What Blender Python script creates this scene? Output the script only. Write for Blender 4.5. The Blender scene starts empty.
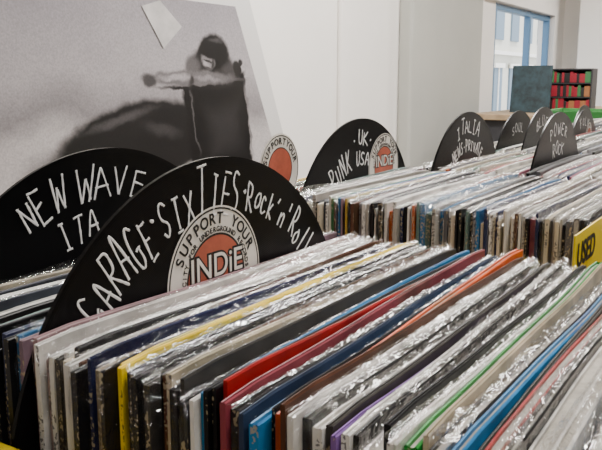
import bpy, math, random
from mathutils import Vector, Matrix
random.seed(11)
TOP=1.10
PI=math.pi
# ------------------------------------------------------------ materials
def mat(name,col,rough=0.5,metal=0.0,noise=0.0,nscale=20.0,bump=0.0,bscale=80.0,spec=0.5,trans=0.0,emit=0.0):
    m=bpy.data.materials.new(name); m.use_nodes=True
    nt=m.node_tree; b=nt.nodes['Principled BSDF']
    b.inputs['Base Color'].default_value=(*col,1); b.inputs['Roughness'].default_value=rough
    b.inputs['Metallic'].default_value=metal; b.inputs['Specular IOR Level'].default_value=spec
    if trans: b.inputs['Transmission Weight'].default_value=trans
    tc=nt.nodes.new('ShaderNodeTexCoord')
    if noise>0:
        n=nt.nodes.new('ShaderNodeTexNoise'); n.inputs['Scale'].default_value=nscale; n.inputs['Detail'].default_value=8; n.inputs['Roughness'].default_value=.65
        nt.links.new(tc.outputs['Object'],n.inputs['Vector'])
        r=nt.nodes.new('ShaderNodeValToRGB')
        r.color_ramp.elements[0].position=.3; r.color_ramp.elements[1].position=.7
        r.color_ramp.elements[0].color=(*[max(0,c*(1-noise)) for c in col],1)
        r.color_ramp.elements[1].color=(*[min(1,c*(1+noise)) for c in col],1)
        nt.links.new(n.outputs['Fac'],r.inputs['Fac']); nt.links.new(r.outputs['Color'],b.inputs['Base Color'])
    if bump>0:
        n=nt.nodes.new('ShaderNodeTexNoise'); n.inputs['Scale'].default_value=bscale; n.inputs['Detail'].default_value=4
        nt.links.new(tc.outputs['Object'],n.inputs['Vector'])
        bp=nt.nodes.new('ShaderNodeBump'); bp.inputs['Strength'].default_value=bump; bp.inputs['Distance'].default_value=.01
        nt.links.new(n.outputs['Fac'],bp.inputs['Height']); nt.links.new(bp.outputs['Normal'],b.inputs['Normal'])
    return m

def sleeve_mat():
    m=bpy.data.materials.new('printed_card'); m.use_nodes=True; nt=m.node_tree; b=nt.nodes['Principled BSDF']
    a=nt.nodes.new('ShaderNodeVertexColor'); a.layer_name='Col'
    tc=nt.nodes.new('ShaderNodeTexCoord')
    n=nt.nodes.new('ShaderNodeTexNoise'); n.inputs['Scale'].default_value=45; n.inputs['Detail'].default_value=5
    nt.links.new(tc.outputs['Object'],n.inputs['Vector'])
    mr=nt.nodes.new('ShaderNodeMapRange'); mr.inputs['From Min'].default_value=.3; mr.inputs['From Max'].default_value=.7
    mr.inputs['To Min'].default_value=.6; mr.inputs['To Max'].default_value=1.12
    nt.links.new(n.outputs['Fac'],mr.inputs['Value'])
    mx=nt.nodes.new('ShaderNodeMix'); mx.data_type='RGBA'; mx.blend_type='MULTIPLY'; mx.inputs['Factor'].default_value=1
    nt.links.new(a.outputs['Color'],mx.inputs['A']); nt.links.new(mr.outputs['Result'],mx.inputs['B'])
    # cover artwork wrapping over the edge: patches of other ink along the sleeve
    mp=nt.nodes.new('ShaderNodeMapping'); mp.inputs['Scale'].default_value=(14,160,14); nt.links.new(tc.outputs['Object'],mp.inputs['Vector'])
    n3=nt.nodes.new('ShaderNodeTexNoise'); n3.inputs['Scale'].default_value=1; n3.inputs['Detail'].default_value=2; nt.links.new(mp.outputs['Vector'],n3.inputs['Vector'])
    fr=nt.nodes.new('ShaderNodeMapRange'); fr.inputs['From Min'].default_value=.56; fr.inputs['From Max'].default_value=.62; fr.inputs['To Max'].default_value=.55
    nt.links.new(n3.outputs['Fac'],fr.inputs['Value'])
    hs=nt.nodes.new('ShaderNodeHueSaturation'); hs.inputs['Hue'].default_value=.56; hs.inputs['Saturation'].default_value=.8; hs.inputs['Value'].default_value=.45
    nt.links.new(mx.outputs['Result'],hs.inputs['Color'])
    m2=nt.nodes.new('ShaderNodeMix'); m2.data_type='RGBA'
    nt.links.new(fr.outputs['Result'],m2.inputs['Factor']); nt.links.new(mx.outputs['Result'],m2.inputs['A']); nt.links.new(hs.outputs['Color'],m2.inputs['B'])
    nt.links.new(m2.outputs['Result'],b.inputs['Base Color'])
    b.inputs['Roughness'].default_value=.4; b.inputs['Specular IOR Level'].default_value=.3
    return m
def spine_mat():
    m=bpy.data.materials.new('printed_spine'); m.use_nodes=True; nt=m.node_tree; b=nt.nodes['Principled BSDF']
    a=nt.nodes.new('ShaderNodeVertexColor'); a.layer_name='Col'
    tc=nt.nodes.new('ShaderNodeTexCoord')
    mp=nt.nodes.new('ShaderNodeMapping'); mp.inputs['Scale'].default_value=(1,500,520)
    nt.links.new(tc.outputs['Object'],mp.inputs['Vector'])
    n=nt.nodes.new('ShaderNodeTexNoise'); n.inputs['Scale'].default_value=1; n.inputs['Detail'].default_value=1
    nt.links.new(mp.outputs['Vector'],n.inputs['Vector'])
    mp2=nt.nodes.new('ShaderNodeMapping'); mp2.inputs['Scale'].default_value=(1,170,24)
    nt.links.new(tc.outputs['Object'],mp2.inputs['Vector'])
    n2=nt.nodes.new('ShaderNodeTexNoise'); n2.inputs['Scale'].default_value=1; n2.inputs['Detail'].default_value=0
    nt.links.new(mp2.outputs['Vector'],n2.inputs['Vector'])
    g1=nt.nodes.new('ShaderNodeMath'); g1.operation='GREATER_THAN'; g1.inputs[1].default_value=.56
    g2=nt.nodes.new('ShaderNodeMath'); g2.operation='GREATER_THAN'; g2.inputs[1].default_value=.55
    nt.links.new(n.outputs['Fac'],g1.inputs[0]); nt.links.new(n2.outputs['Fac'],g2.inputs[0])
    mu=nt.nodes.new('ShaderNodeMath'); mu.operation='MULTIPLY'
    nt.links.new(g1.outputs[0],mu.inputs[0]); nt.links.new(g2.outputs[0],mu.inputs[1])
    mu2=nt.nodes.new('ShaderNodeMath'); mu2.operation='MULTIPLY'; mu2.inputs[1].default_value=.75
    nt.links.new(mu.outputs[0],mu2.inputs[0])
    bw=nt.nodes.new('ShaderNodeRGBToBW'); nt.links.new(a.outputs['Color'],bw.inputs[0])
    lt=nt.nodes.new('ShaderNodeMath'); lt.operation='LESS_THAN'; lt.inputs[1].default_value=.25
    nt.links.new(bw.outputs[0],lt.inputs[0])
    ink=nt.nodes.new('ShaderNodeMix'); ink.data_type='RGBA'
    ink.inputs['A'].default_value=(.03,.03,.04,1); ink.inputs['B'].default_value=(.55,.45,.28,1)
    nt.links.new(lt.outputs[0],ink.inputs['Factor'])
    mx=nt.nodes.new('ShaderNodeMix'); mx.data_type='RGBA'
    nt.links.new(mu2.outputs[0],mx.inputs['Factor']); nt.links.new(a.outputs['Color'],mx.inputs['A']); nt.links.new(ink.outputs['Result'],mx.inputs['B'])
    nt.links.new(mx.outputs['Result'],b.inputs['Base Color']); b.inputs['Roughness'].default_value=.35
    b.inputs['Specular IOR Level'].default_value=.3
    return m
def plastic_mat():
    m=bpy.data.materials.new('clear_plastic_film'); m.use_nodes=True; nt=m.node_tree
    nt.nodes.remove(nt.nodes['Principled BSDF']); out=nt.nodes['Material Output']
    t=nt.nodes.new('ShaderNodeBsdfTransparent'); t.inputs[0].default_value=(.99,.99,.99,1)
    g=nt.nodes.new('ShaderNodeBsdfGlossy'); g.inputs['Roughness'].default_value=.05; g.inputs['Color'].default_value=(1,1,1,1)
    mx=nt.nodes.new('ShaderNodeMixShader')
    fr=nt.nodes.new('ShaderNodeFresnel'); fr.inputs['IOR'].default_value=1.2
    tc=nt.nodes.new('ShaderNodeTexCoord')
    mp=nt.nodes.new('ShaderNodeMapping'); mp.inputs['Scale'].default_value=(48,60,60); mp.inputs['Rotation'].default_value=(0,0,.6); nt.links.new(tc.outputs['Object'],mp.inputs['Vector'])
    n=nt.nodes.new('ShaderNodeTexNoise'); n.inputs['Scale'].default_value=1; n.inputs['Detail'].default_value=3; n.inputs['Distortion'].default_value=2.4
    nt.links.new(mp.outputs['Vector'],n.inputs['Vector'])
    bp=nt.nodes.new('ShaderNodeBump'); bp.inputs['Strength'].default_value=1.0; bp.inputs['Distance'].default_value=.007
    nt.links.new(n.outputs['Fac'],bp.inputs['Height']); nt.links.new(bp.outputs['Normal'],g.inputs['Normal'])
    ad=nt.nodes.new('ShaderNodeMath'); ad.operation='MULTIPLY_ADD'; ad.inputs[1].default_value=.3; ad.inputs[2].default_value=.032; ad.use_clamp=True
    nt.links.new(fr.outputs[0],ad.inputs[0]); nt.links.new(ad.outputs[0],mx.inputs[0])
    nt.links.new(t.outputs[0],mx.inputs[1]); nt.links.new(g.outputs[0],mx.inputs[2]); nt.links.new(mx.outputs[0],out.inputs[0])
    return m
R=.167; CZ=-.09
def vinyl_mat():
    m=mat('black_vinyl',(.003,.003,.0035),.34,spec=.18); nt=m.node_tree; b=nt.nodes['Principled BSDF']
    tc=nt.nodes.new('ShaderNodeTexCoord')
    s=nt.nodes.new('ShaderNodeVectorMath'); s.operation='SUBTRACT'; s.inputs[1].default_value=(0,0,CZ); nt.links.new(tc.outputs['Object'],s.inputs[0])
    l=nt.nodes.new('ShaderNodeVectorMath'); l.operation='LENGTH'; nt.links.new(s.outputs[0],l.inputs[0])
    mu=nt.nodes.new('ShaderNodeMath'); mu.operation='MULTIPLY'; mu.inputs[1].default_value=5200; nt.links.new(l.outputs['Value'],mu.inputs[0])
    sn=nt.nodes.new('ShaderNodeMath'); sn.operation='SINE'; nt.links.new(mu.outputs[0],sn.inputs[0])
    bp=nt.nodes.new('ShaderNodeBump'); bp.inputs['Strength'].default_value=.12; bp.inputs['Distance'].default_value=.0002
    nt.links.new(sn.outputs[0],bp.inputs['Height']); nt.links.new(bp.outputs['Normal'],b.inputs['Normal'])
    return m
M_SLEEVE=sleeve_mat(); M_SPINE=spine_mat(); M_FILM=plastic_mat()
M_INNER=mat('inner_paper',(.40,.37,.32),.8,noise=.4,nscale=50)
M_VINYL=vinyl_mat()
M_INK=mat('white_paint_marker',(.98,.98,.97),.6)
M_BLACK=mat('black_ink',(.01,.01,.01),.5)
M_WHITE=mat('white_sticker',(.90,.86,.79),.45)
M_CORAL=mat('coral_sticker',(.50,.12,.07),.45,noise=.4,nscale=25)
M_YEL=mat('yellow_card',(.95,.72,.0),.5)
M_WALL=mat('painted_wall',(.84,.81,.77),.8,noise=.03,nscale=2,bump=.05,bscale=40)
M_WALLD=mat('bounce_cutting_wall_paint',(.30,.28,.26),.8,noise=.05,nscale=2)  # unseen walls coloured dark to cut bounced light and deepen contrast
M_WALLG=mat('grey_wall_paint',(.42,.42,.385),.8,noise=.05,nscale=2)
M_WOOD=mat('bin_plywood',(.35,.25,.15),.6,noise=.25,nscale=12)
M_DARK=mat('dark_board',(.03,.03,.035),.6)

def new_obj(name,verts,faces,mats,idx=None,parent=None,loc=(0,0,0)):
    me=bpy.data.meshes.new(name); me.from_pydata(verts,[],faces)
    for m in mats: me.materials.append(m)
    if idx: me.polygons.foreach_set('material_index',idx)
    me.update()
    o=bpy.data.objects.new(name,me); bpy.context.scene.collection.objects.link(o); o.location=loc
    if parent: o.parent=parent
    return o
def box_geo(x0,x1,y0,y1,z0,z1):
    v=[(x0,y0,z0),(x1,y0,z0),(x1,y1,z0),(x0,y1,z0),(x0,y0,z1),(x1,y0,z1),(x1,y1,z1),(x0,y1,z1)]
    f=[(0,3,2,1),(4,5,6,7),(0,1,5,4),(1,2,6,5),(2,3,7,6),(3,0,4,7)]
    return v,f
def boxes(name,lst,mats,parent=None,bevel=0):
    V=[];F=[];I=[]
    for b in lst:
        v,f=box_geo(*b[:6]); k=len(V); V+=v; F+=[tuple(i+k for i in q) for q in f]; I+=[b[6] if len(b)>6 else 0]*6
    o=new_obj(name,V,F,mats,I,parent)
    if bevel:
        m=o.modifiers.new('bv','BEVEL'); m.width=bevel; m.segments=2
    return o
def empty(name,loc=(0,0,0)):
    e=bpy.data.objects.new(name,None); bpy.context.scene.collection.objects.link(e); e.location=loc; e.empty_display_size=.05
    return e
# ------------------------------------------------------------ record rows
PAL=[((.86,.83,.78),20),((.68,.60,.46),13),((.38,.38,.40),8),((.008,.008,.010),22),((.02,.03,.10),7),((.38,.02,.02),7),((.65,.14,.03),3),
     ((.025,.16,.045),5),((.03,.17,.38),5),((.11,.045,.025),9),((.32,.21,.26),6),((.68,.45,.04),2),((.05,.06,.08),9),((.13,.22,.20),4),((.42,.10,.16),3)]
def rc():
    t=random.uniform(0,sum(w for _,w in PAL))
    for c,w in PAL:
        t-=w
        if t<=0: break
    j=random.uniform(.8,1.1)
    return tuple(min(.9,x*j) for x in c)
def wave(x,y): return .0007*math.sin(x*19+y*31)+.0004*math.sin(x*37-y*17+2)
def record_row(x0,y0,y1,gaps,spec=None,segs=6,film=.45,names='vinyl_record_stack',pal=None):
    V=[];F=[];I=[];C=[];SM=[]
    y=y1; k=0; L=.315
    while y>y0:
        if spec and k<len(spec): th,col,fl=spec[k]; th*=.001; fl=bool(fl) and random.random()<.88
        else:
            th=random.choice([.0026,.003,.0034,.0038,.0042,.0048,.006]); col=(pal or rc)(); fl=random.random()<film
        k+=1
        for g in gaps:
            if y-th<g+.0022 and y>g-.0022: y=g-.0022
        gp=min(th*.28,random.choice([.0005,.0007,.0009,.0014]))
        ya=y-th; yb=y-gp; y=ya
        sx=x0+random.gauss(0,.0028); dz=random.choice([0,0,0,-.001,-.003,-.006,.002])+random.gauss(0,.0013)
        zt=TOP+dz; zb=TOP-.313; w=min(.0013,(th-gp)*.36); tl=random.gauss(0,.0018)
        base=len(V)
        for i in range(segs+1):
            t=i/segs; x=sx+L*t; o=wave(x,ya)*(1 if segs>3 else .5); zz=zt+tl*(t-.5)*2
            if i==0 or i==segs: zz-=.0015
            for (yy,z) in [(ya,zb),(ya+o,zz-.0006),(ya+w*.5+o,zz),(ya+w+o,zz-.0003),(ya+w+o,zz-.002),(yb-w+o,zz-.002),(yb-w+o,zz-.0003),(yb-w*.5+o,zz),(yb+o,zz-.0006),(yb,zb)]:
                V.append((x,yy,z))
        n=10
        for i in range(segs):
            a=base+i*n; b=a+n
            for j in range(9):
                F.append((a+j,a+j+1,b+j+1,b+j)); I.append(1 if j==4 else 0); C.append(col); SM.append(False)
        for e,st in ((0,base),(1,base+segs*n)):
            q=(st,st+9,st+8,st+1) if e==0 else (st,st+1,st+8,st+9)
            F.append(q); I.append(2); C.append(col); SM.append(False)
        if fl:
            fs=segs*4; fb=len(V); ph=random.uniform(0,9); hh=random.choice([.0005,.001,.002,.003,.006]); lean=random.uniform(-.001,.001)
            cr=random.choice([.0001,.0002,.0003,.0007])
            if spec and k>38: hh=random.choice([.002,.004,.007]); cr=random.choice([.0003,.0006,.0009])
            for i in range(fs+1):
                t=i/fs; x=sx-.0025+(L+.005)*t; o=wave(x,ya); r=random.gauss(0,cr)
                zz=zt+tl*(t-.5)*2
                h=hh*(.6+.4*math.sin(x*40+ph)*math.sin(x*13+ph*2))+.0003
                V+= [(x,ya-.0002,zt-.05),(x,ya-.0002+o,zz-.001),(x,(ya+yb)/2+o+r,zz+.0008+abs(r)),(x,yb+o+lean*.5+r,zz+h*.6),(x,yb+o+lean,zz+h+abs(r))]
            for i in range(fs):
                a=fb+i*5; b=a+5
                for j in range(4): F.append((a+j,a+j+1,b+j+1,b+j)); I.append(3); C.append((1,1,1)); SM.append(True)
            if segs>6:
                sb=len(V); ns=14
                for i in range(ns+1):
                    z=zt+.001-.12*i/ns
                    o=wave(sx,ya)*(1-i/ns*.4)
                    V+= [(sx-.0008,ya-.0002+o,z),(sx-.0022+random.gauss(0,.0006),(ya+yb)/2+o,z),(sx-.0008,yb+o+.0002,z)]
                for i in range(ns):
                    a=sb+i*3
                    for j in range(2): F.append((a+j,a+j+1,a+j+4,a+j+3)); I.append(3); C.append((1,1,1)); SM.append(True)
    o=new_obj(names,V,F,[M_SLEEVE,M_INNER,M_SPINE,M_FILM],I)
    me=o.data; me.polygons.foreach_set('use_smooth',SM)
    ca=me.color_attributes.new('Col','FLOAT_COLOR','CORNER')
    buf=[]
    for p,c in zip(me.polygons,C): buf+= [c[0],c[1],c[2],1]*p.loop_total
    ca.data.foreach_set('color',buf)
    return o
W=(.86,.83,.78);CR=(.68,.57,.40);GY=(.35,.35,.37);BK=(.006,.006,.008);MV=(.38,.22,.24);YE=(.95,.68,.0);LB=(.02,.23,.52);RD=(.42,.012,.012)
OR=(.85,.12,.01);GR=(.015,.28,.035);BR=(.11,.04,.02);PU=(.27,.14,.42);DB=(.008,.015,.07);NV=(.03,.05,.10);PK=(.50,.11,.17);DK=(.05,.045,.04)
r1=[(5,MV,0),(4,W,1),(5,(.40,.28,.26),1),(4,W,0),(4,DK,1),(4,W,1),(3,CR,0),(4,BK,1),(5,W,1),(3,BR,1),(4,BK,1),(3,DB,1),(3,(.25,.2,.12),0),(4,BR,1),(3,BK,1),
 (4,YE,0),(3,YE,0),(3,BK,1),(5,BK,1),(4,BK,1),(4,DK,1),(4,BK,0),(3,BR,0),(4,CR,1),(5,BK,1),(3,DK,0),(5,BK,1),(3,W,0),(3,LB,0),(3,BK,0),(3,BK,0),(3,RD,0),(4,(.30,.05,.07),0),(5,BK,1),(3,BR,0),(3,NV,0),(3,(.04,.15,.25),1),
 (5,LB,0),(3,BK,0),(6,OR,0),(3,BR,0),(4,W,1),(5,BK,1),(5,W,1),(4,DK,0),(3,PU,0),(5,W,1),(4,BK,1),(8,W,1),(4,BK,0),(5,W,1),(6,GR,0),(3,CR,0),(7,BK,1),(5,LB,0),(4,DK,0),(7,RD,0),(5,BK,1),(9,W,0),(7,W,1),(9,BK,1),(4,LB,0),(9,W,1),
 (5,CR,0),(6,BR,0),(6,RD,0),(6,BK,0),(8,W,1),(5,YE,0),(5,GR,0),(6,W,0),(6,BK,1),(5,W,1)]
record_row(.238,-.16,.3078,[],r1,segs=14)
record_row(.238,.3122,.47,[.42],None,segs=8,film=.35)
PALL=[(.86,.83,.78),(.82,.79,.73),(.72,.64,.50),(.48,.45,.41),(.86,.84,.80),(.12,.12,.13),(.015,.015,.015)]
def lightpal():
    return random.choice(PALL) if random.random()<.5 else rc()
record_row(.728,-.16,.53,[.472,.50],None,segs=8,pal=lightpal,film=.4)
record_row(1.063,-.16,.475,[.306,.43],None,segs=6,pal=lightpal,film=.3)
record_row(1.425,-.16,.52,[.36,.42,.47],None,segs=3,pal=lightpal,film=.1)
record_row(1.79,-.16,.55,[.42,.50],None,segs=3,pal=lightpal,film=.1)
record_row(2.15,-.16,.55,[.50],None,segs=2,pal=lightpal,film=.1)
record_row(2.51,-.16,.55,[],None,segs=2,pal=lightpal,film=0)
# bins and tables
zb=TOP-.3215
def bin_(x,y0,y1,front,h=.05):
    return boxes('record_bin',[(x-.006,x+.336,y0-.02,y1+.02,zb,zb+.008,0),(x-.018,x-.006,y0-.02,y1+.02,zb,TOP-h,1),(x+.336,x+.348,y0-.02,y1+.02,zb,TOP-.07,0),
      (x-.006,x+.336,y0-.02,y0-.008,zb,TOP-.07,0),(x-.006,x+.336,y1+.008,y1+.02,zb,TOP-.07,0)],[M_WOOD,front],bevel=.0015)
bin_(.232,-.166,.472,M_YEL,.050)
for x,y1 in ((1.419,.525),(1.784,.555),(2.144,.555),(2.504,.555)): bin_(x,-.166,y1,M_WOOD,.075)
boxes('record_bin',[(.710,1.395,-.185,.56,zb,zb+.008),(.710,.722,-.185,.56,zb+.008,TOP-.075),(1.383,1.395,-.185,.56,zb+.008,TOP-.07),
  (1.0465,1.0585,-.17,.545,zb+.008,TOP-.05),(.722,1.383,-.185,-.173,zb+.008,TOP-.07),(.722,1.383,.548,.56,zb+.008,TOP-.07)],[M_WOOD],bevel=.001)
def table(x0,x1,y0,y1,z,leg=.05):
    L=[(x0,x1,y0,y1,z-.03,z)]
    for a in (x0+.02,x1-.02-leg):
        for b in (y0+.02,y1-.02-leg): L.append((a,a+leg,b,b+leg,0,z-.03))
    L+= [(x0+.03,x1-.03,y0+.03,y0+.05,z-.11,z-.03),(x0+.03,x1-.03,y1-.05,y1-.03,z-.11,z-.03)]
    return boxes('display_table',L,[M_DARK],bevel=.003)
table(.19,.63,-.25,.55,zb); table(.69,3.35,-.25,.82,zb)
# ------------------------------------------------------------ handwriting
S={
'A':[[(0,0),(.25,.95),(.36,1),(.62,0)],[(.1,.4),(.58,.38)]],
'B':[[(.05,0),(.08,1),(.4,.95),(.45,.7),(.1,.54),(.55,.4),(.5,.08),(.05,0)]],
'C':[[(.55,.85),(.35,1),(.1,.8),(.02,.4),(.15,.05),(.4,0),(.58,.15)]],
'D':[[(.05,0),(.07,1)],[(0,.98),(.4,.9),(.58,.5),(.4,.1),(.03,0)]],
'E':[[(.52,.98),(.06,1)],[(.06,1),(.05,.02)],[(.05,.02),(.56,0)],[(.05,.52),(.45,.55)]],
'F':[[(.52,.98),(.06,1)],[(.06,1),(.05,0)],[(.05,.52),(.42,.55)]],
'G':[[(.55,.88),(.32,1),(.08,.78),(.02,.35),(.2,.02),(.5,.08),(.55,.42)],[(.58,.42),(.3,.42)]],
'H':[[(.05,0),(.05,1)],[(.05,.5),(.52,.54)],[(.54,0),(.52,1)]],
'I':[[(.1,1),(.4,1)],[(.25,1),(.25,0)],[(.08,0),(.42,0)]],
'K':[[(.06,0),(.06,1)],[(.55,1),(.08,.48)],[(.08,.48),(.58,0)]],
'L':[[(.06,1),(.05,.02)],[(.05,.02),(.5,0)]],
'M':[[(.02,0),(.1,1)],[(.1,1),(.35,.4)],[(.35,.4),(.6,1)],[(.6,1),(.68,0)]],
'N':[[(.04,0),(.08,1)],[(.08,1),(.5,.05)],[(.5,.05),(.55,1)]],
'O':[[(.3,1),(.06,.75),(.04,.3),(.28,0),(.52,.25),(.54,.72),(.3,1)]],
'P':[[(.06,0),(.07,1)],[(.03,.98),(.42,.95),(.5,.7),(.38,.5),(.07,.46)]],
'R':[[(.06,0),(.07,1)],[(.03,.98),(.42,.95),(.5,.72),(.38,.52),(.08,.48)],[(.1,.48),(.55,0)]],
'S':[[(.52,.85),(.3,1),(.08,.8),(.15,.58),(.45,.42),(.5,.18),(.28,0),(.03,.14)]],
'T':[[(0,.97),(.58,1)],[(.3,1),(.27,0)]],
'U':[[(.05,1),(.05,.25),(.25,0),(.48,.2),(.52,1)]],
'V':[[(.02,1),(.28,0)],[(.28,0),(.56,1)]],
'W':[[(.02,1),(.15,0)],[(.15,0),(.34,.65)],[(.34,.65),(.5,0)],[(.5,0),(.7,1)]],
'X':[[(.04,1),(.55,0)],[(.54,1),(.02,0)]],
'Y':[[(.02,1),(.28,.5)],[(.54,1),(.28,.5),(.24,0)]],
'o':[[(.3,.6),(.08,.4),(.1,.1),(.3,0),(.5,.2),(.48,.5),(.3,.6)]],
'c':[[(.5,.5),(.3,.6),(.08,.4),(.1,.1),(.3,0),(.5,.1)]],
'k':[[(.1,0),(.12,1)],[(.5,.62),(.12,.3)],[(.12,.3),(.52,0)]],
'n':[[(.1,0),(.12,.6)],[(.12,.4),(.3,.62),(.46,.45),(.48,0)]],
'l':[[(.28,1),(.26,0)]],
"'":[[(.2,1),(.14,.75)]], '-':[[(.12,.5),(.3,.5)]], '.':[[(.18,.5),(.26,.46),(.2,.42),(.18,.5)]],
}
def hand(parent,name,items,y,thick):
    cu=bpy.data.curves.new(name,'CURVE'); cu.dimensions='3D'; cu.bevel_depth=thick; cu.bevel_resolution=1; cu.use_fill_caps=True
    for (txt,a0,a1,r,h,cc) in items:
        n=len(txt)
        for i,ch in enumerate(txt):
            if ch==' ': continue
            a=math.radians(a0+(a1-a0)*(i+.5+random.uniform(-.04,.04))/n); step=abs(math.radians(a1-a0))/n*(r+h*.4)
            wd=min(h*.8,step*.86)*random.uniform(.85,1.06)
            hh=h*random.uniform(.8,1.14); rr=r+random.uniform(-.08,.08)*h; tw=random.uniform(-.12,.12); sl=random.uniform(-.03,.10)
            for st in S[ch]:
                pts=[]
                P=[Vector((p[0]+random.uniform(-.05,.05)+p[1]*sl,p[1]+random.uniform(-.05,.05))) for p in st]
                if len(P)==2: P=[P[0],(P[0]+P[1])/2+Vector((random.uniform(-.03,.03),random.uniform(-.03,.03))),P[1]]
                if len(P)>2:
                    for _ in range(2):
                        Q=[P[0]]
                        for q in range(len(P)-1):
                            Q.append(P[q]*.75+P[q+1]*.25); Q.append(P[q]*.25+P[q+1]*.75)
                        Q.append(P[-1]); P=Q
                for p in P:
                    lx=(p.x-.3)*wd/.62; ly=p.y*hh
                    lx,ly=lx*math.cos(tw)-ly*math.sin(tw),lx*math.sin(tw)+ly*math.cos(tw)
                    rad=Vector((math.cos(a),math.sin(a))); tan=Vector((math.sin(a),-math.cos(a)))
                    w=Vector(cc)+rad*(rr+ly)+tan*lx
                    pts.append((w.x,y,w.y))
                sp=cu.splines.new('POLY'); sp.points.add(len(pts)-1)
                for k,q in enumerate(pts): sp.points[k].co=(*q,1); sp.points[k].radius=random.uniform(.7,1.15)
    cu.materials.append(M_INK)
    o=bpy.data.objects.new(name,cu); bpy.context.scene.collection.objects.link(o); o.parent=parent
    o.scale=(1,.25,1); o.location=(0,y*.75,0)
    return o
def disc_geo(cx,cz,r0,r1,y,n=64):
    V=[];F=[]
    for i in range(n):
        a=2*PI*i/n
        V.append((cx+r1*math.cos(a),y,cz+r1*math.sin(a))); V.append((cx+r0*math.cos(a),y,cz+r0*math.sin(a)))
    for i in range(n):
        j=(i+1)%n; F.append((2*i,2*i+1,2*j+1,2*j))
    return V,F
def txt_obj(name,s,size,loc,rot,m,parent,ext=.0001,bold=0):
    cu=bpy.data.curves.new(name,'FONT'); cu.body=s; cu.size=size; cu.align_x='CENTER'; cu.extrude=ext; cu.offset=bold
    cu.materials.append(m)
    o=bpy.data.objects.new(name,cu); bpy.context.scene.collection.objects.link(o); o.parent=parent; o.location=loc; o.rotation_euler=rot
    return o
def label(parent,cx,cz,r,detail=True):
    y=-.0016
    for nm,a,b,yy,m in (('sticker_base',0.0,1,0,M_WHITE),('sticker_rim',.95,.975,-.0002,M_BLACK),('sticker_ring',.60,.63,-.0002,M_BLACK),('sticker_centre',0.0,.60,-.0002,M_CORAL)):
        V,F=disc_geo(cx,cz,r*a,r*b,y+yy); new_obj(nm,V,F,[m],None,parent)
    def arc(s,rad,size,a0,a1,m):
        n=len(s)
        for i,ch in enumerate(s):
            if ch==' ': continue
            a=a0+(a1-a0)*(i+.5)/n; ar=math.radians(a)
            o=txt_obj('sticker_letter',ch,size,(cx+rad*math.cos(ar),y-.0004,cz+rad*math.sin(ar)),(PI/2,0,0),m,parent,bold=size*.02)
            o.rotation_euler=(Matrix.Rotation(-(ar-PI/2),3,'Y')@Matrix.Rotation(PI/2,3,'X')).to_euler()
    if detail:
        arc('SUPPORT YOUR',r*.76,r*.22,160,20,M_BLACK)
        arc('CITY FOR UNDERGROUND RECORDS',r*.65,r*.10,178,2,M_BLACK)
        txt_obj('sticker_word','INDiE',r*.46,(cx,y-.0003,cz+r*.04),(PI/2,0,0),M_BLACK,parent,bold=r*.03)
        txt_obj('sticker_word','INDiE',r*.46,(cx,y-.0007,cz+r*.04),(PI/2,0,0),M_WHITE,parent,bold=r*.002)
    else:
        arc('SUPPORTYOUR',r*.72,r*.26,170,10,M_BLACK)
def divider(cx,Y,items,lab=None,detail=False,thick=.0008,rz=0,lean=.0,dz=0.0):
    e=empty('record_divider',(cx,Y,TOP+dz)); e.rotation_euler=(lean,0,rz)
    n=96; arc=[]
    for i in range(n+1):
        a=PI*(.08+.84*i/n); arc.append((R*math.cos(a),CZ+R*math.sin(a)))
    out=arc+[(-.155,-.12),(.155,-.12)]
    m=len(out); t=.0012
    V=[(x,-t,z) for x,z in out]+[(x,t,z) for x,z in out]
    F=[tuple(range(m))[::1],tuple(range(2*m-1,m-1,-1))]+[(i,i+m,(i+1)%m+m,(i+1)%m) for i in range(m)]
    o=new_obj('vinyl_half_disc',V,F,[M_VINYL],None,e)
    V=[];F=[]
    for i in range(n+1):
        a1=PI*(.08+.84*i/n)
        for rr in (R*.975,R*.99): V.append((rr*math.cos(a1),-t-.0003,CZ+rr*math.sin(a1)))
    for i in range(n): F.append((2*i,2*i+1,2*i+3,2*i+2))
    new_obj('rim',V,F,[M_VINYL],None,e)
    if items: hand(e,'handwriting',items,-.0016,thick)
    if lab: label(e,*lab,detail)
    return e
c0=(0,CZ)
divider(.390,.310,[("GARAGE",141,114.5,.128,.030,c0),("SIXTIES",112,79,.131,.026,c0),("Rock'n'Roll",76,37,.133,.021,c0),(".",115.5,111.5,.136,.02,c0),(".",79,75,.136,.02,c0)],(0.0,-.002,.048),True,.00092)
divider(.400,.42,[("NEW",121,105,.132,.023,c0),("WAVE",102,72,.132,.023,c0),("ITA",112,93,.105,.019,c0)],None,False,.00095)
divider(.900,.472,[("PUNK",131,103,.104,.026,c0),(".UK.",100,76,.132,.018,c0),("USA",98,78,.107,.019,c0)],(.068,.008,.046),True,.0012)
divider(1.182,.43,[("ITALIA",111,70,.134,.021,c0),("-NEWS-PRIVATE-",130,50,.106,.018,c0)],None,False,.0011)
divider(1.242,.306,[("POWER",113,68,.134,.020,c0),("ROCK",108,73,.102,.020,c0)],None,False,.0010)
divider(1.583,.47,[("SOUL",110,75,.125,.020,c0)],None,False,.0009,dz=-.012)
divider(1.583,.42,[("BLUES",113,70,.130,.020,c0)],None,False,.0009,dz=-.004)
divider(1.948,.42,[("FOLK",113,70,.130,.020,c0)],(.05,.01,.035),False,.0009,dz=-.02)
divider(2.308,.50,[("REGGAE",113,70,.130,.020,c0)],(.0,-.01,.035),False,.0009,dz=-.02)
e=empty('sticker_divider',(.752,.50,TOP))
V,F=disc_geo(0,0.024,0,.041,-.0010); new_obj('white_card',V,F,[M_WHITE],None,e)
boxes('stem',[(-.02,.02,-.0008,.0008,-.12,.03)],[M_WHITE],e)
label(e,0,.024,.040,False)
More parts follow.
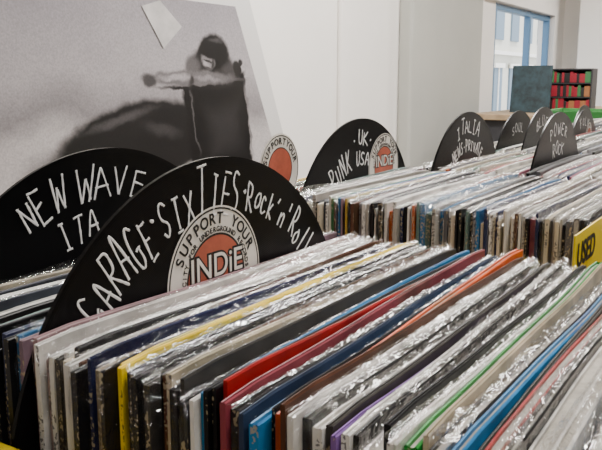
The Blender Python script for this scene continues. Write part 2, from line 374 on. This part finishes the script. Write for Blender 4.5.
e=empty('price_card',(.66,.128,TOP))
boxes('card',[(-.073,.040,-.0006,.0006,-.20,.012)],[M_YEL],e)
txt_obj('card_text','USED',.026,(-.034,-.0011,-.014),(PI/2,0,0),M_BLACK,e,bold=.0007)
boxes('holder',[(-.02,.02,-.02,-.001,-1.10,-.12),(-.02,.02,.001,.02,-1.10,-.12)],[M_WOOD],e)
# ------------------------------------------------------------ room
YW=2.2; XE=8.9; H=3.1
boxes('floor',[(-3,XE,-4,YW,-.05,0)],[mat('floor_boards',(.16,.12,.09),.5,noise=.2,nscale=6)])
boxes('ceiling',[(-3,XE,-4,YW,H,H+.05)],[mat('ceiling_paint',(.55,.53,.5),.8)])
WX0,WX1,WZ=6.25,8.45,1.88
boxes('wall_back',[(-3,WX0,YW,YW+.15,0,H),(WX1,XE,YW,YW+.15,0,H),(WX0,WX1,YW,YW+.15,WZ,H)],[M_WALL])
boxes('wall_right',[(XE,XE+.15,-4,YW+.15,0,H)],[M_WALL])
boxes('wall_left',[(-3.15,-3,-4,YW+.15,0,H)],[M_WALLD])
boxes('wall_front',[(-3,XE,-4.15,-4,0,H)],[M_WALLD])
boxes('pilaster',[(4.70,5.05,YW-.10,YW,0,H,0),(5.05,6.08,YW-.08,YW,0,H,0)],[M_WALLG],bevel=.02)
boxes('trim_1',[(3.90,4.0,YW-.03,YW,0,H)],[M_WALL],bevel=.01)
boxes('baseboard_back',[(-3,3.90,YW-.015,YW,0,.1)],[M_WALL])
cu=bpy.data.curves.new('wall_pipe','CURVE'); cu.dimensions='3D'; cu.bevel_depth=.035
sp=cu.splines.new('POLY'); sp.points.add(3)
for i,p in enumerate([(XE-.05,1.32,0),(XE-.05,1.32,1.5),(XE-.05,1.32,2.4),(XE-.05,1.32,H)]): sp.points[i].co=(*p,1)
cu.materials.append(M_WALL); o=bpy.data.objects.new('wall_pipe',cu); bpy.context.scene.collection.objects.link(o)
boxes('pillar',[(8.5,8.8,1.45,1.95,0,H)],[M_WALL],bevel=.01)
MB=mat('blue_frame_paint',(.08,.19,.34),.4)
fr=[]
w=.055
xm=7.75
for a in (WX0+.42,xm-w/2,WX1-w): fr.append((a,a+w,YW+.03,YW+.09,0.0,WZ))
for z in (0,WZ-w): fr.append((WX0+.42+w,xm-w/2,YW+.03,YW+.09,z,z+.045)); fr.append((xm+w/2,WX1-w,YW+.03,YW+.09,z,z+.045))
e=empty('window_1',(0,0,0)); boxes('frame',fr,[MB],e,bevel=.005)
boxes('reveal',[(WX0-.08,WX0-.002,YW-.02,YW-.001,0,WZ+.08),(WX1+.002,WX1+.08,YW-.02,YW-.001,0,WZ+.08),(WX0-.002,WX1+.002,YW-.02,YW-.001,WZ+.002,WZ+.08),(WX0,WX0+.415,YW+.02,YW+.10,0,WZ)],[M_WALL],e)
fc=[(6,30,5.6,6.1,-.5,9,0)]
for i in range(20):
    x=8+i*1.1
    fc+= [(x,x+.55,5.56,5.6,.1,1.5,1),(x+.255,x+.295,5.54,5.56,.1,1.5,2),(x-.06,x+.61,5.52,5.56,1.5,1.6,2),(x,x+.55,5.56,5.6,2.1,3.4,1),(x-.06,x+.61,5.52,5.56,3.4,3.5,2)]
fc+=[(6,30,5.5,5.6,1.78,1.86,2)]
boxes('building_facade',fc,[mat('cream_plaster',(.66,.64,.56),.8,noise=.1,nscale=1),mat('shutter_blue',(.14,.20,.26),.5),M_WHITE])
boxes('ground_outside',[(-3,30,YW+.16,5.5,-.55,-.5)],[mat('asphalt',(.3,.3,.3),.9)])
# ------------------------------------------------------------ wall poster (a printed black-and-white photograph)
CAMZ=1.225
PY=YW-.0046
def poster_mat():
    m=bpy.data.materials.new('poster_print'); m.use_nodes=True; nt=m.node_tree; b=nt.nodes['Principled BSDF']; b.inputs['Roughness'].default_value=.35
    N=nt.nodes.new; LK=nt.links.new
    tc=N('ShaderNodeTexCoord'); sep=N('ShaderNodeSeparateXYZ'); LK(tc.outputs['Object'],sep.inputs[0])
    n=N('ShaderNodeTexNoise'); n.inputs['Scale'].default_value=2.0; n.inputs['Detail'].default_value=9; n.inputs['Roughness'].default_value=.55; LK(tc.outputs['Object'],n.inputs['Vector'])
    mr=N('ShaderNodeMapRange'); mr.inputs['From Min'].default_value=.85; mr.inputs['From Max'].default_value=1.6; LK(sep.outputs['Z'],mr.inputs['Value'])
    mm=N('ShaderNodeMath'); mm.operation='MULTIPLY_ADD'; mm.inputs[1].default_value=.6; mm.inputs[2].default_value=-.30; LK(n.outputs['Fac'],mm.inputs[0])
    ad=N('ShaderNodeMath'); ad.operation='ADD'; LK(mr.outputs['Result'],ad.inputs[0]); LK(mm.outputs[0],ad.inputs[1])
    r=N('ShaderNodeValToRGB'); el=r.color_ramp.elements
    el[0].position=0; el[0].color=(.46,.43,.43,1); el[1].position=1; el[1].color=(.23,.21,.23,1)
    q=el.new(.24); q.color=(.42,.39,.39,1); q=el.new(.36); q.color=(.21,.193,.20,1); q=el.new(.55); q.color=(.33,.305,.315,1); q=el.new(.75); q.color=(.30,.278,.292,1)
    LK(ad.outputs[0],r.inputs['Fac']); cur=r.outputs['Color']
    nd=N('ShaderNodeTexNoise'); nd.inputs['Scale'].default_value=16; nd.inputs['Detail'].default_value=4; LK(tc.outputs['Object'],nd.inputs['Vector'])
    sb=N('ShaderNodeVectorMath'); sb.operation='SUBTRACT'; sb.inputs[1].default_value=(.5,.5,.5); LK(nd.outputs['Color'],sb.inputs[0])
    sc=N('ShaderNodeVectorMath'); sc.operation='MULTIPLY'; sc.inputs[1].default_value=(.06,0,.04); LK(sb.outputs[0],sc.inputs[0])
    wv=N('ShaderNodeVectorMath'); wv.operation='ADD'; LK(tc.outputs['Object'],wv.inputs[0]); LK(sc.outputs[0],wv.inputs[1])
    B=[('e',2.05,-.30,.32,.09,-.1,.06,.6),('e',2.28,-.24,.42,.16,-.15,.012,.14),('e',2.52,-.24,.26,.14,-.1,.010,.2),('e',2.20,-.15,.20,.020,-.22,.06,.8),('e',2.44,-.20,.12,.03,.2,.035,.8),
       ('e',1.96,-.31,.16,.05,-.3,.02,.3),
       ('b',2.82,-.20,.225,.215,-.14,.006,.06),('b',2.86,-.22,.13,.12,-.14,.022,.7),('b',3.045,-.19,.007,.17,-.2,.16,.6),('b',2.645,-.17,.006,.15,-.2,.07,.6),('b',2.80,-.01,.22,.008,-.06,.07,.7),
       ('e',2.77,.06,.165,.10,0,.022,.2),('e',2.64,.055,.05,.05,.4,.09,.5),('e',2.895,.035,.05,.06,-.3,.04,.5),
       ('e',2.64,.008,.31,.034,.0,.12,.3),('e',2.53,.012,.11,.016,-.05,.30,.6),('e',2.74,.008,.09,.012,.1,.22,.7),('e',2.68,-.03,.28,.010,.0,.010,.5),('e',2.37,.0,.045,.028,.2,.05,.4),
       ('e',2.63,.0,.02,.03,.3,.03,.6),
       ('e',2.79,.125,.115,.080,.1,.005,.2),('e',2.745,.085,.046,.040,.3,.17,.45),('e',2.733,.072,.020,.018,.0,.30,.7),('e',2.77,.075,.012,.03,.2,.03,.6),('e',2.76,.120,.070,.024,.25,.006,.35),
       ('e',2.745,.086,.030,.006,.1,.03,.6),('e',2.742,.052,.018,.005,.0,.05,.6),('e',2.80,.175,.05,.010,-.1,.05,.8),
       ('e',2.955,.055,.035,.038,-.5,.010,.25),('e',2.985,.085,.018,.018,0,.015,.3)]
    for k,cx,dz,rx,rz,rot,g,s in B:
        mp=N('ShaderNodeMapping'); mp.vector_type='TEXTURE'; mp.inputs['Location'].default_value=(cx,PY,CAMZ+dz); mp.inputs['Rotation'].default_value=(0,rot,0); mp.inputs['Scale'].default_value=(rx,1,rz)
        LK(wv.outputs[0],mp.inputs['Vector'])
        if k=='e':
            d=N('ShaderNodeVectorMath'); d.operation='LENGTH'; LK(mp.outputs[0],d.inputs[0]); o=d.outputs['Value']
        else:
            a=N('ShaderNodeVectorMath'); a.operation='ABSOLUTE'; LK(mp.outputs[0],a.inputs[0]); s2=N('ShaderNodeSeparateXYZ'); LK(a.outputs[0],s2.inputs[0])
            d=N('ShaderNodeMath'); d.operation='MAXIMUM'; LK(s2.outputs['X'],d.inputs[0]); LK(s2.outputs['Z'],d.inputs[1]); o=d.outputs[0]
        f=N('ShaderNodeMapRange'); f.interpolation_type='SMOOTHSTEP'; f.inputs['From Min'].default_value=1+s*.5; f.inputs['From Max'].default_value=1-s; LK(o,f.inputs['Value'])
        mx=N('ShaderNodeMix'); mx.data_type='RGBA'; mx.inputs['B'].default_value=(g,g*.92,g*.95,1)
        LK(f.outputs['Result'],mx.inputs['Factor']); LK(cur,mx.inputs['A']); cur=mx.outputs['Result']
    gr=N('ShaderNodeTexNoise'); gr.inputs['Scale'].default_value=140; gr.inputs['Detail'].default_value=3; LK(tc.outputs['Object'],gr.inputs['Vector'])
    g2=N('ShaderNodeMapRange'); g2.inputs['From Min'].default_value=.3; g2.inputs['From Max'].default_value=.7; g2.inputs['To Min'].default_value=.85; g2.inputs['To Max'].default_value=1.15; LK(gr.outputs['Fac'],g2.inputs['Value'])
    mx=N('ShaderNodeMix'); mx.data_type='RGBA'; mx.blend_type='MULTIPLY'; mx.inputs['Factor'].default_value=1; LK(cur,mx.inputs['A']); LK(g2.outputs['Result'],mx.inputs['B'])
    LK(mx.outputs['Result'],b.inputs['Base Color'])
    return m
PM=[poster_mat(),mat('poster_border',(.62,.605,.59),.4),mat('poster_paper_scrap',(.46,.44,.43),.35,noise=.2,nscale=10),mat('poster_line',(.12,.11,.11),.4)]
PV=[];PF=[];PI_=[]
def poly(pts,mi,layer):
    k=len(PV); y=YW-.004-layer*.0006
    for x,z in pts: PV.append((x,y,CAMZ+z))
    PF.append(tuple(range(k,k+len(pts)))); PI_.append(mi)
poly([(.9,.37),(3.06,.37),(3.50,-.62),(.9,-.80)],1,0)
poly([(.94,.33),(2.95,.33),(3.38,-.58),(.94,-.76)],0,1)
poly([(2.335,.285),(2.445,.315),(2.575,.22),(2.455,.125)],2,3)
poly([(2.335,.285),(2.455,.125),(2.458,.13),(2.340,.285)],3,4)
new_obj('wall_poster',PV,PF,PM,PI_)
# ------------------------------------------------------------ far counter and things on it
boxes('shop_counter',[(5.2,7.4,.3,1.9,.96,1.0,0),(5.25,7.35,.35,1.85,0,.96,1)],[M_WOOD,M_DARK],bevel=.005)
e=empty('cd_rack',(6.0,1.44,1.0))
L=[(-.08,.08,-.20,-.19,0,.31,0),(-.08,.08,.19,.20,0,.31,0),(-.08,.08,-.19,.19,.30,.31,0),(-.08,.08,-.19,.19,0,.01,0),(-.08,.08,-.19,.19,.10,.107,0),(-.08,.08,-.19,.19,.20,.207,0),(.07,.08,-.19,.19,.01,.30,0)]
for s in range(3):
    y=-.185
    while y<.155:
        wd=random.choice([.018,.024,.04]); c=random.choice([1,1,3,2,1,4,3])
        L.append((-.07,.06,y,min(.188,y+wd-.001),.01+s*.1,.01+s*.1+random.uniform(.06,.088),c)); y+=wd
boxes('rack',L,[M_DARK,mat('red_case',(.28,.015,.03),.4),mat('green_case',(.04,.16,.06),.4),mat('black_case',(.02,.02,.02),.4),mat('orange_case',(.32,.13,.05),.4)],e)
e=empty('leaning_record_cover',(5.6,1.58,1.0))
o=boxes('cover',[(-.006,.006,-.13,.15,0,.33)],[mat('teal_cover',(.015,.035,.045),.4,noise=.8,nscale=15)],e); o.rotation_euler=(0,.12,0)
boxes('back_stand',[(.05,.07,-.03,.03,0,.2)],[M_DARK],e)
boxes('record_crate',[(2.93,3.27,.35,.80,zb,zb+.01,0),(2.93,2.94,.35,.80,zb+.01,1.115,0),(3.26,3.27,.35,.80,zb+.01,1.115,0),(2.94,3.26,.35,.36,zb+.01,1.115,0),(2.94,3.26,.79,.80,zb+.01,1.115,0)]+
  [(2.943,3.255,.362+i*.012,.372+i*.012,zb+.01,1.10,1+i%2) for i in range(35)],[mat('green_plastic',(.04,.22,.05),.4),M_WHITE,M_DARK])
# ------------------------------------------------------------ lights
def area(name,loc,sx,sy,p,col=(1,1,1),rot=(0,0,0)):
    l=bpy.data.lights.new(name,'AREA'); l.shape='RECTANGLE'; l.size=sx; l.size_y=sy; l.energy=p; l.color=col
    o=bpy.data.objects.new(name,l); o.location=loc; o.rotation_euler=rot; bpy.context.scene.collection.objects.link(o)
for i,(x,y,p) in enumerate([(1.5,-.1,56),(3.0,.9,140),(4.6,0.2,80),(7.6,0.2,110),(-.6,-1.4,44)]):  # last entry is an added front fill, brightening the handwriting from the camera side
    area('ceiling_and_fill_light',(x,y,H-.06),1.1,.2,p,(1,.96,.91))
area('window_daylight',((WX0+WX1)/2,YW+.4,1.2),1.6,1.4,60,(.9,.95,1),(PI/2,0,0))
sl=bpy.data.lights.new('sun','SUN'); sl.energy=5; sl.angle=.01; so=bpy.data.objects.new('sun',sl); bpy.context.scene.collection.objects.link(so)
so.rotation_euler=(math.radians(20),0,math.radians(-15)); so.location=(0,-3,8)
w=bpy.data.worlds.new('World'); bpy.context.scene.world=w; w.use_nodes=True
w.node_tree.nodes['Background'].inputs[0].default_value=(.9,.95,1,1); w.node_tree.nodes['Background'].inputs[1].default_value=3.2
# ------------------------------------------------------------ camera
p=math.radians(10.5); th=math.radians(32)
cam=bpy.data.cameras.new('camera'); cam.sensor_width=36; cam.lens=780/602*36; cam.clip_start=.01
co=bpy.data.objects.new('camera',cam); bpy.context.scene.collection.objects.link(co)
co.location=(0,0,CAMZ)
d=Vector((math.cos(th)*math.cos(p),math.sin(th)*math.cos(p),-math.sin(p)))
co.rotation_euler=d.to_track_quat('-Z','Y').to_euler()
cam.dof.use_dof=True; cam.dof.focus_distance=.68; cam.dof.aperture_fstop=80
bpy.context.scene.camera=co
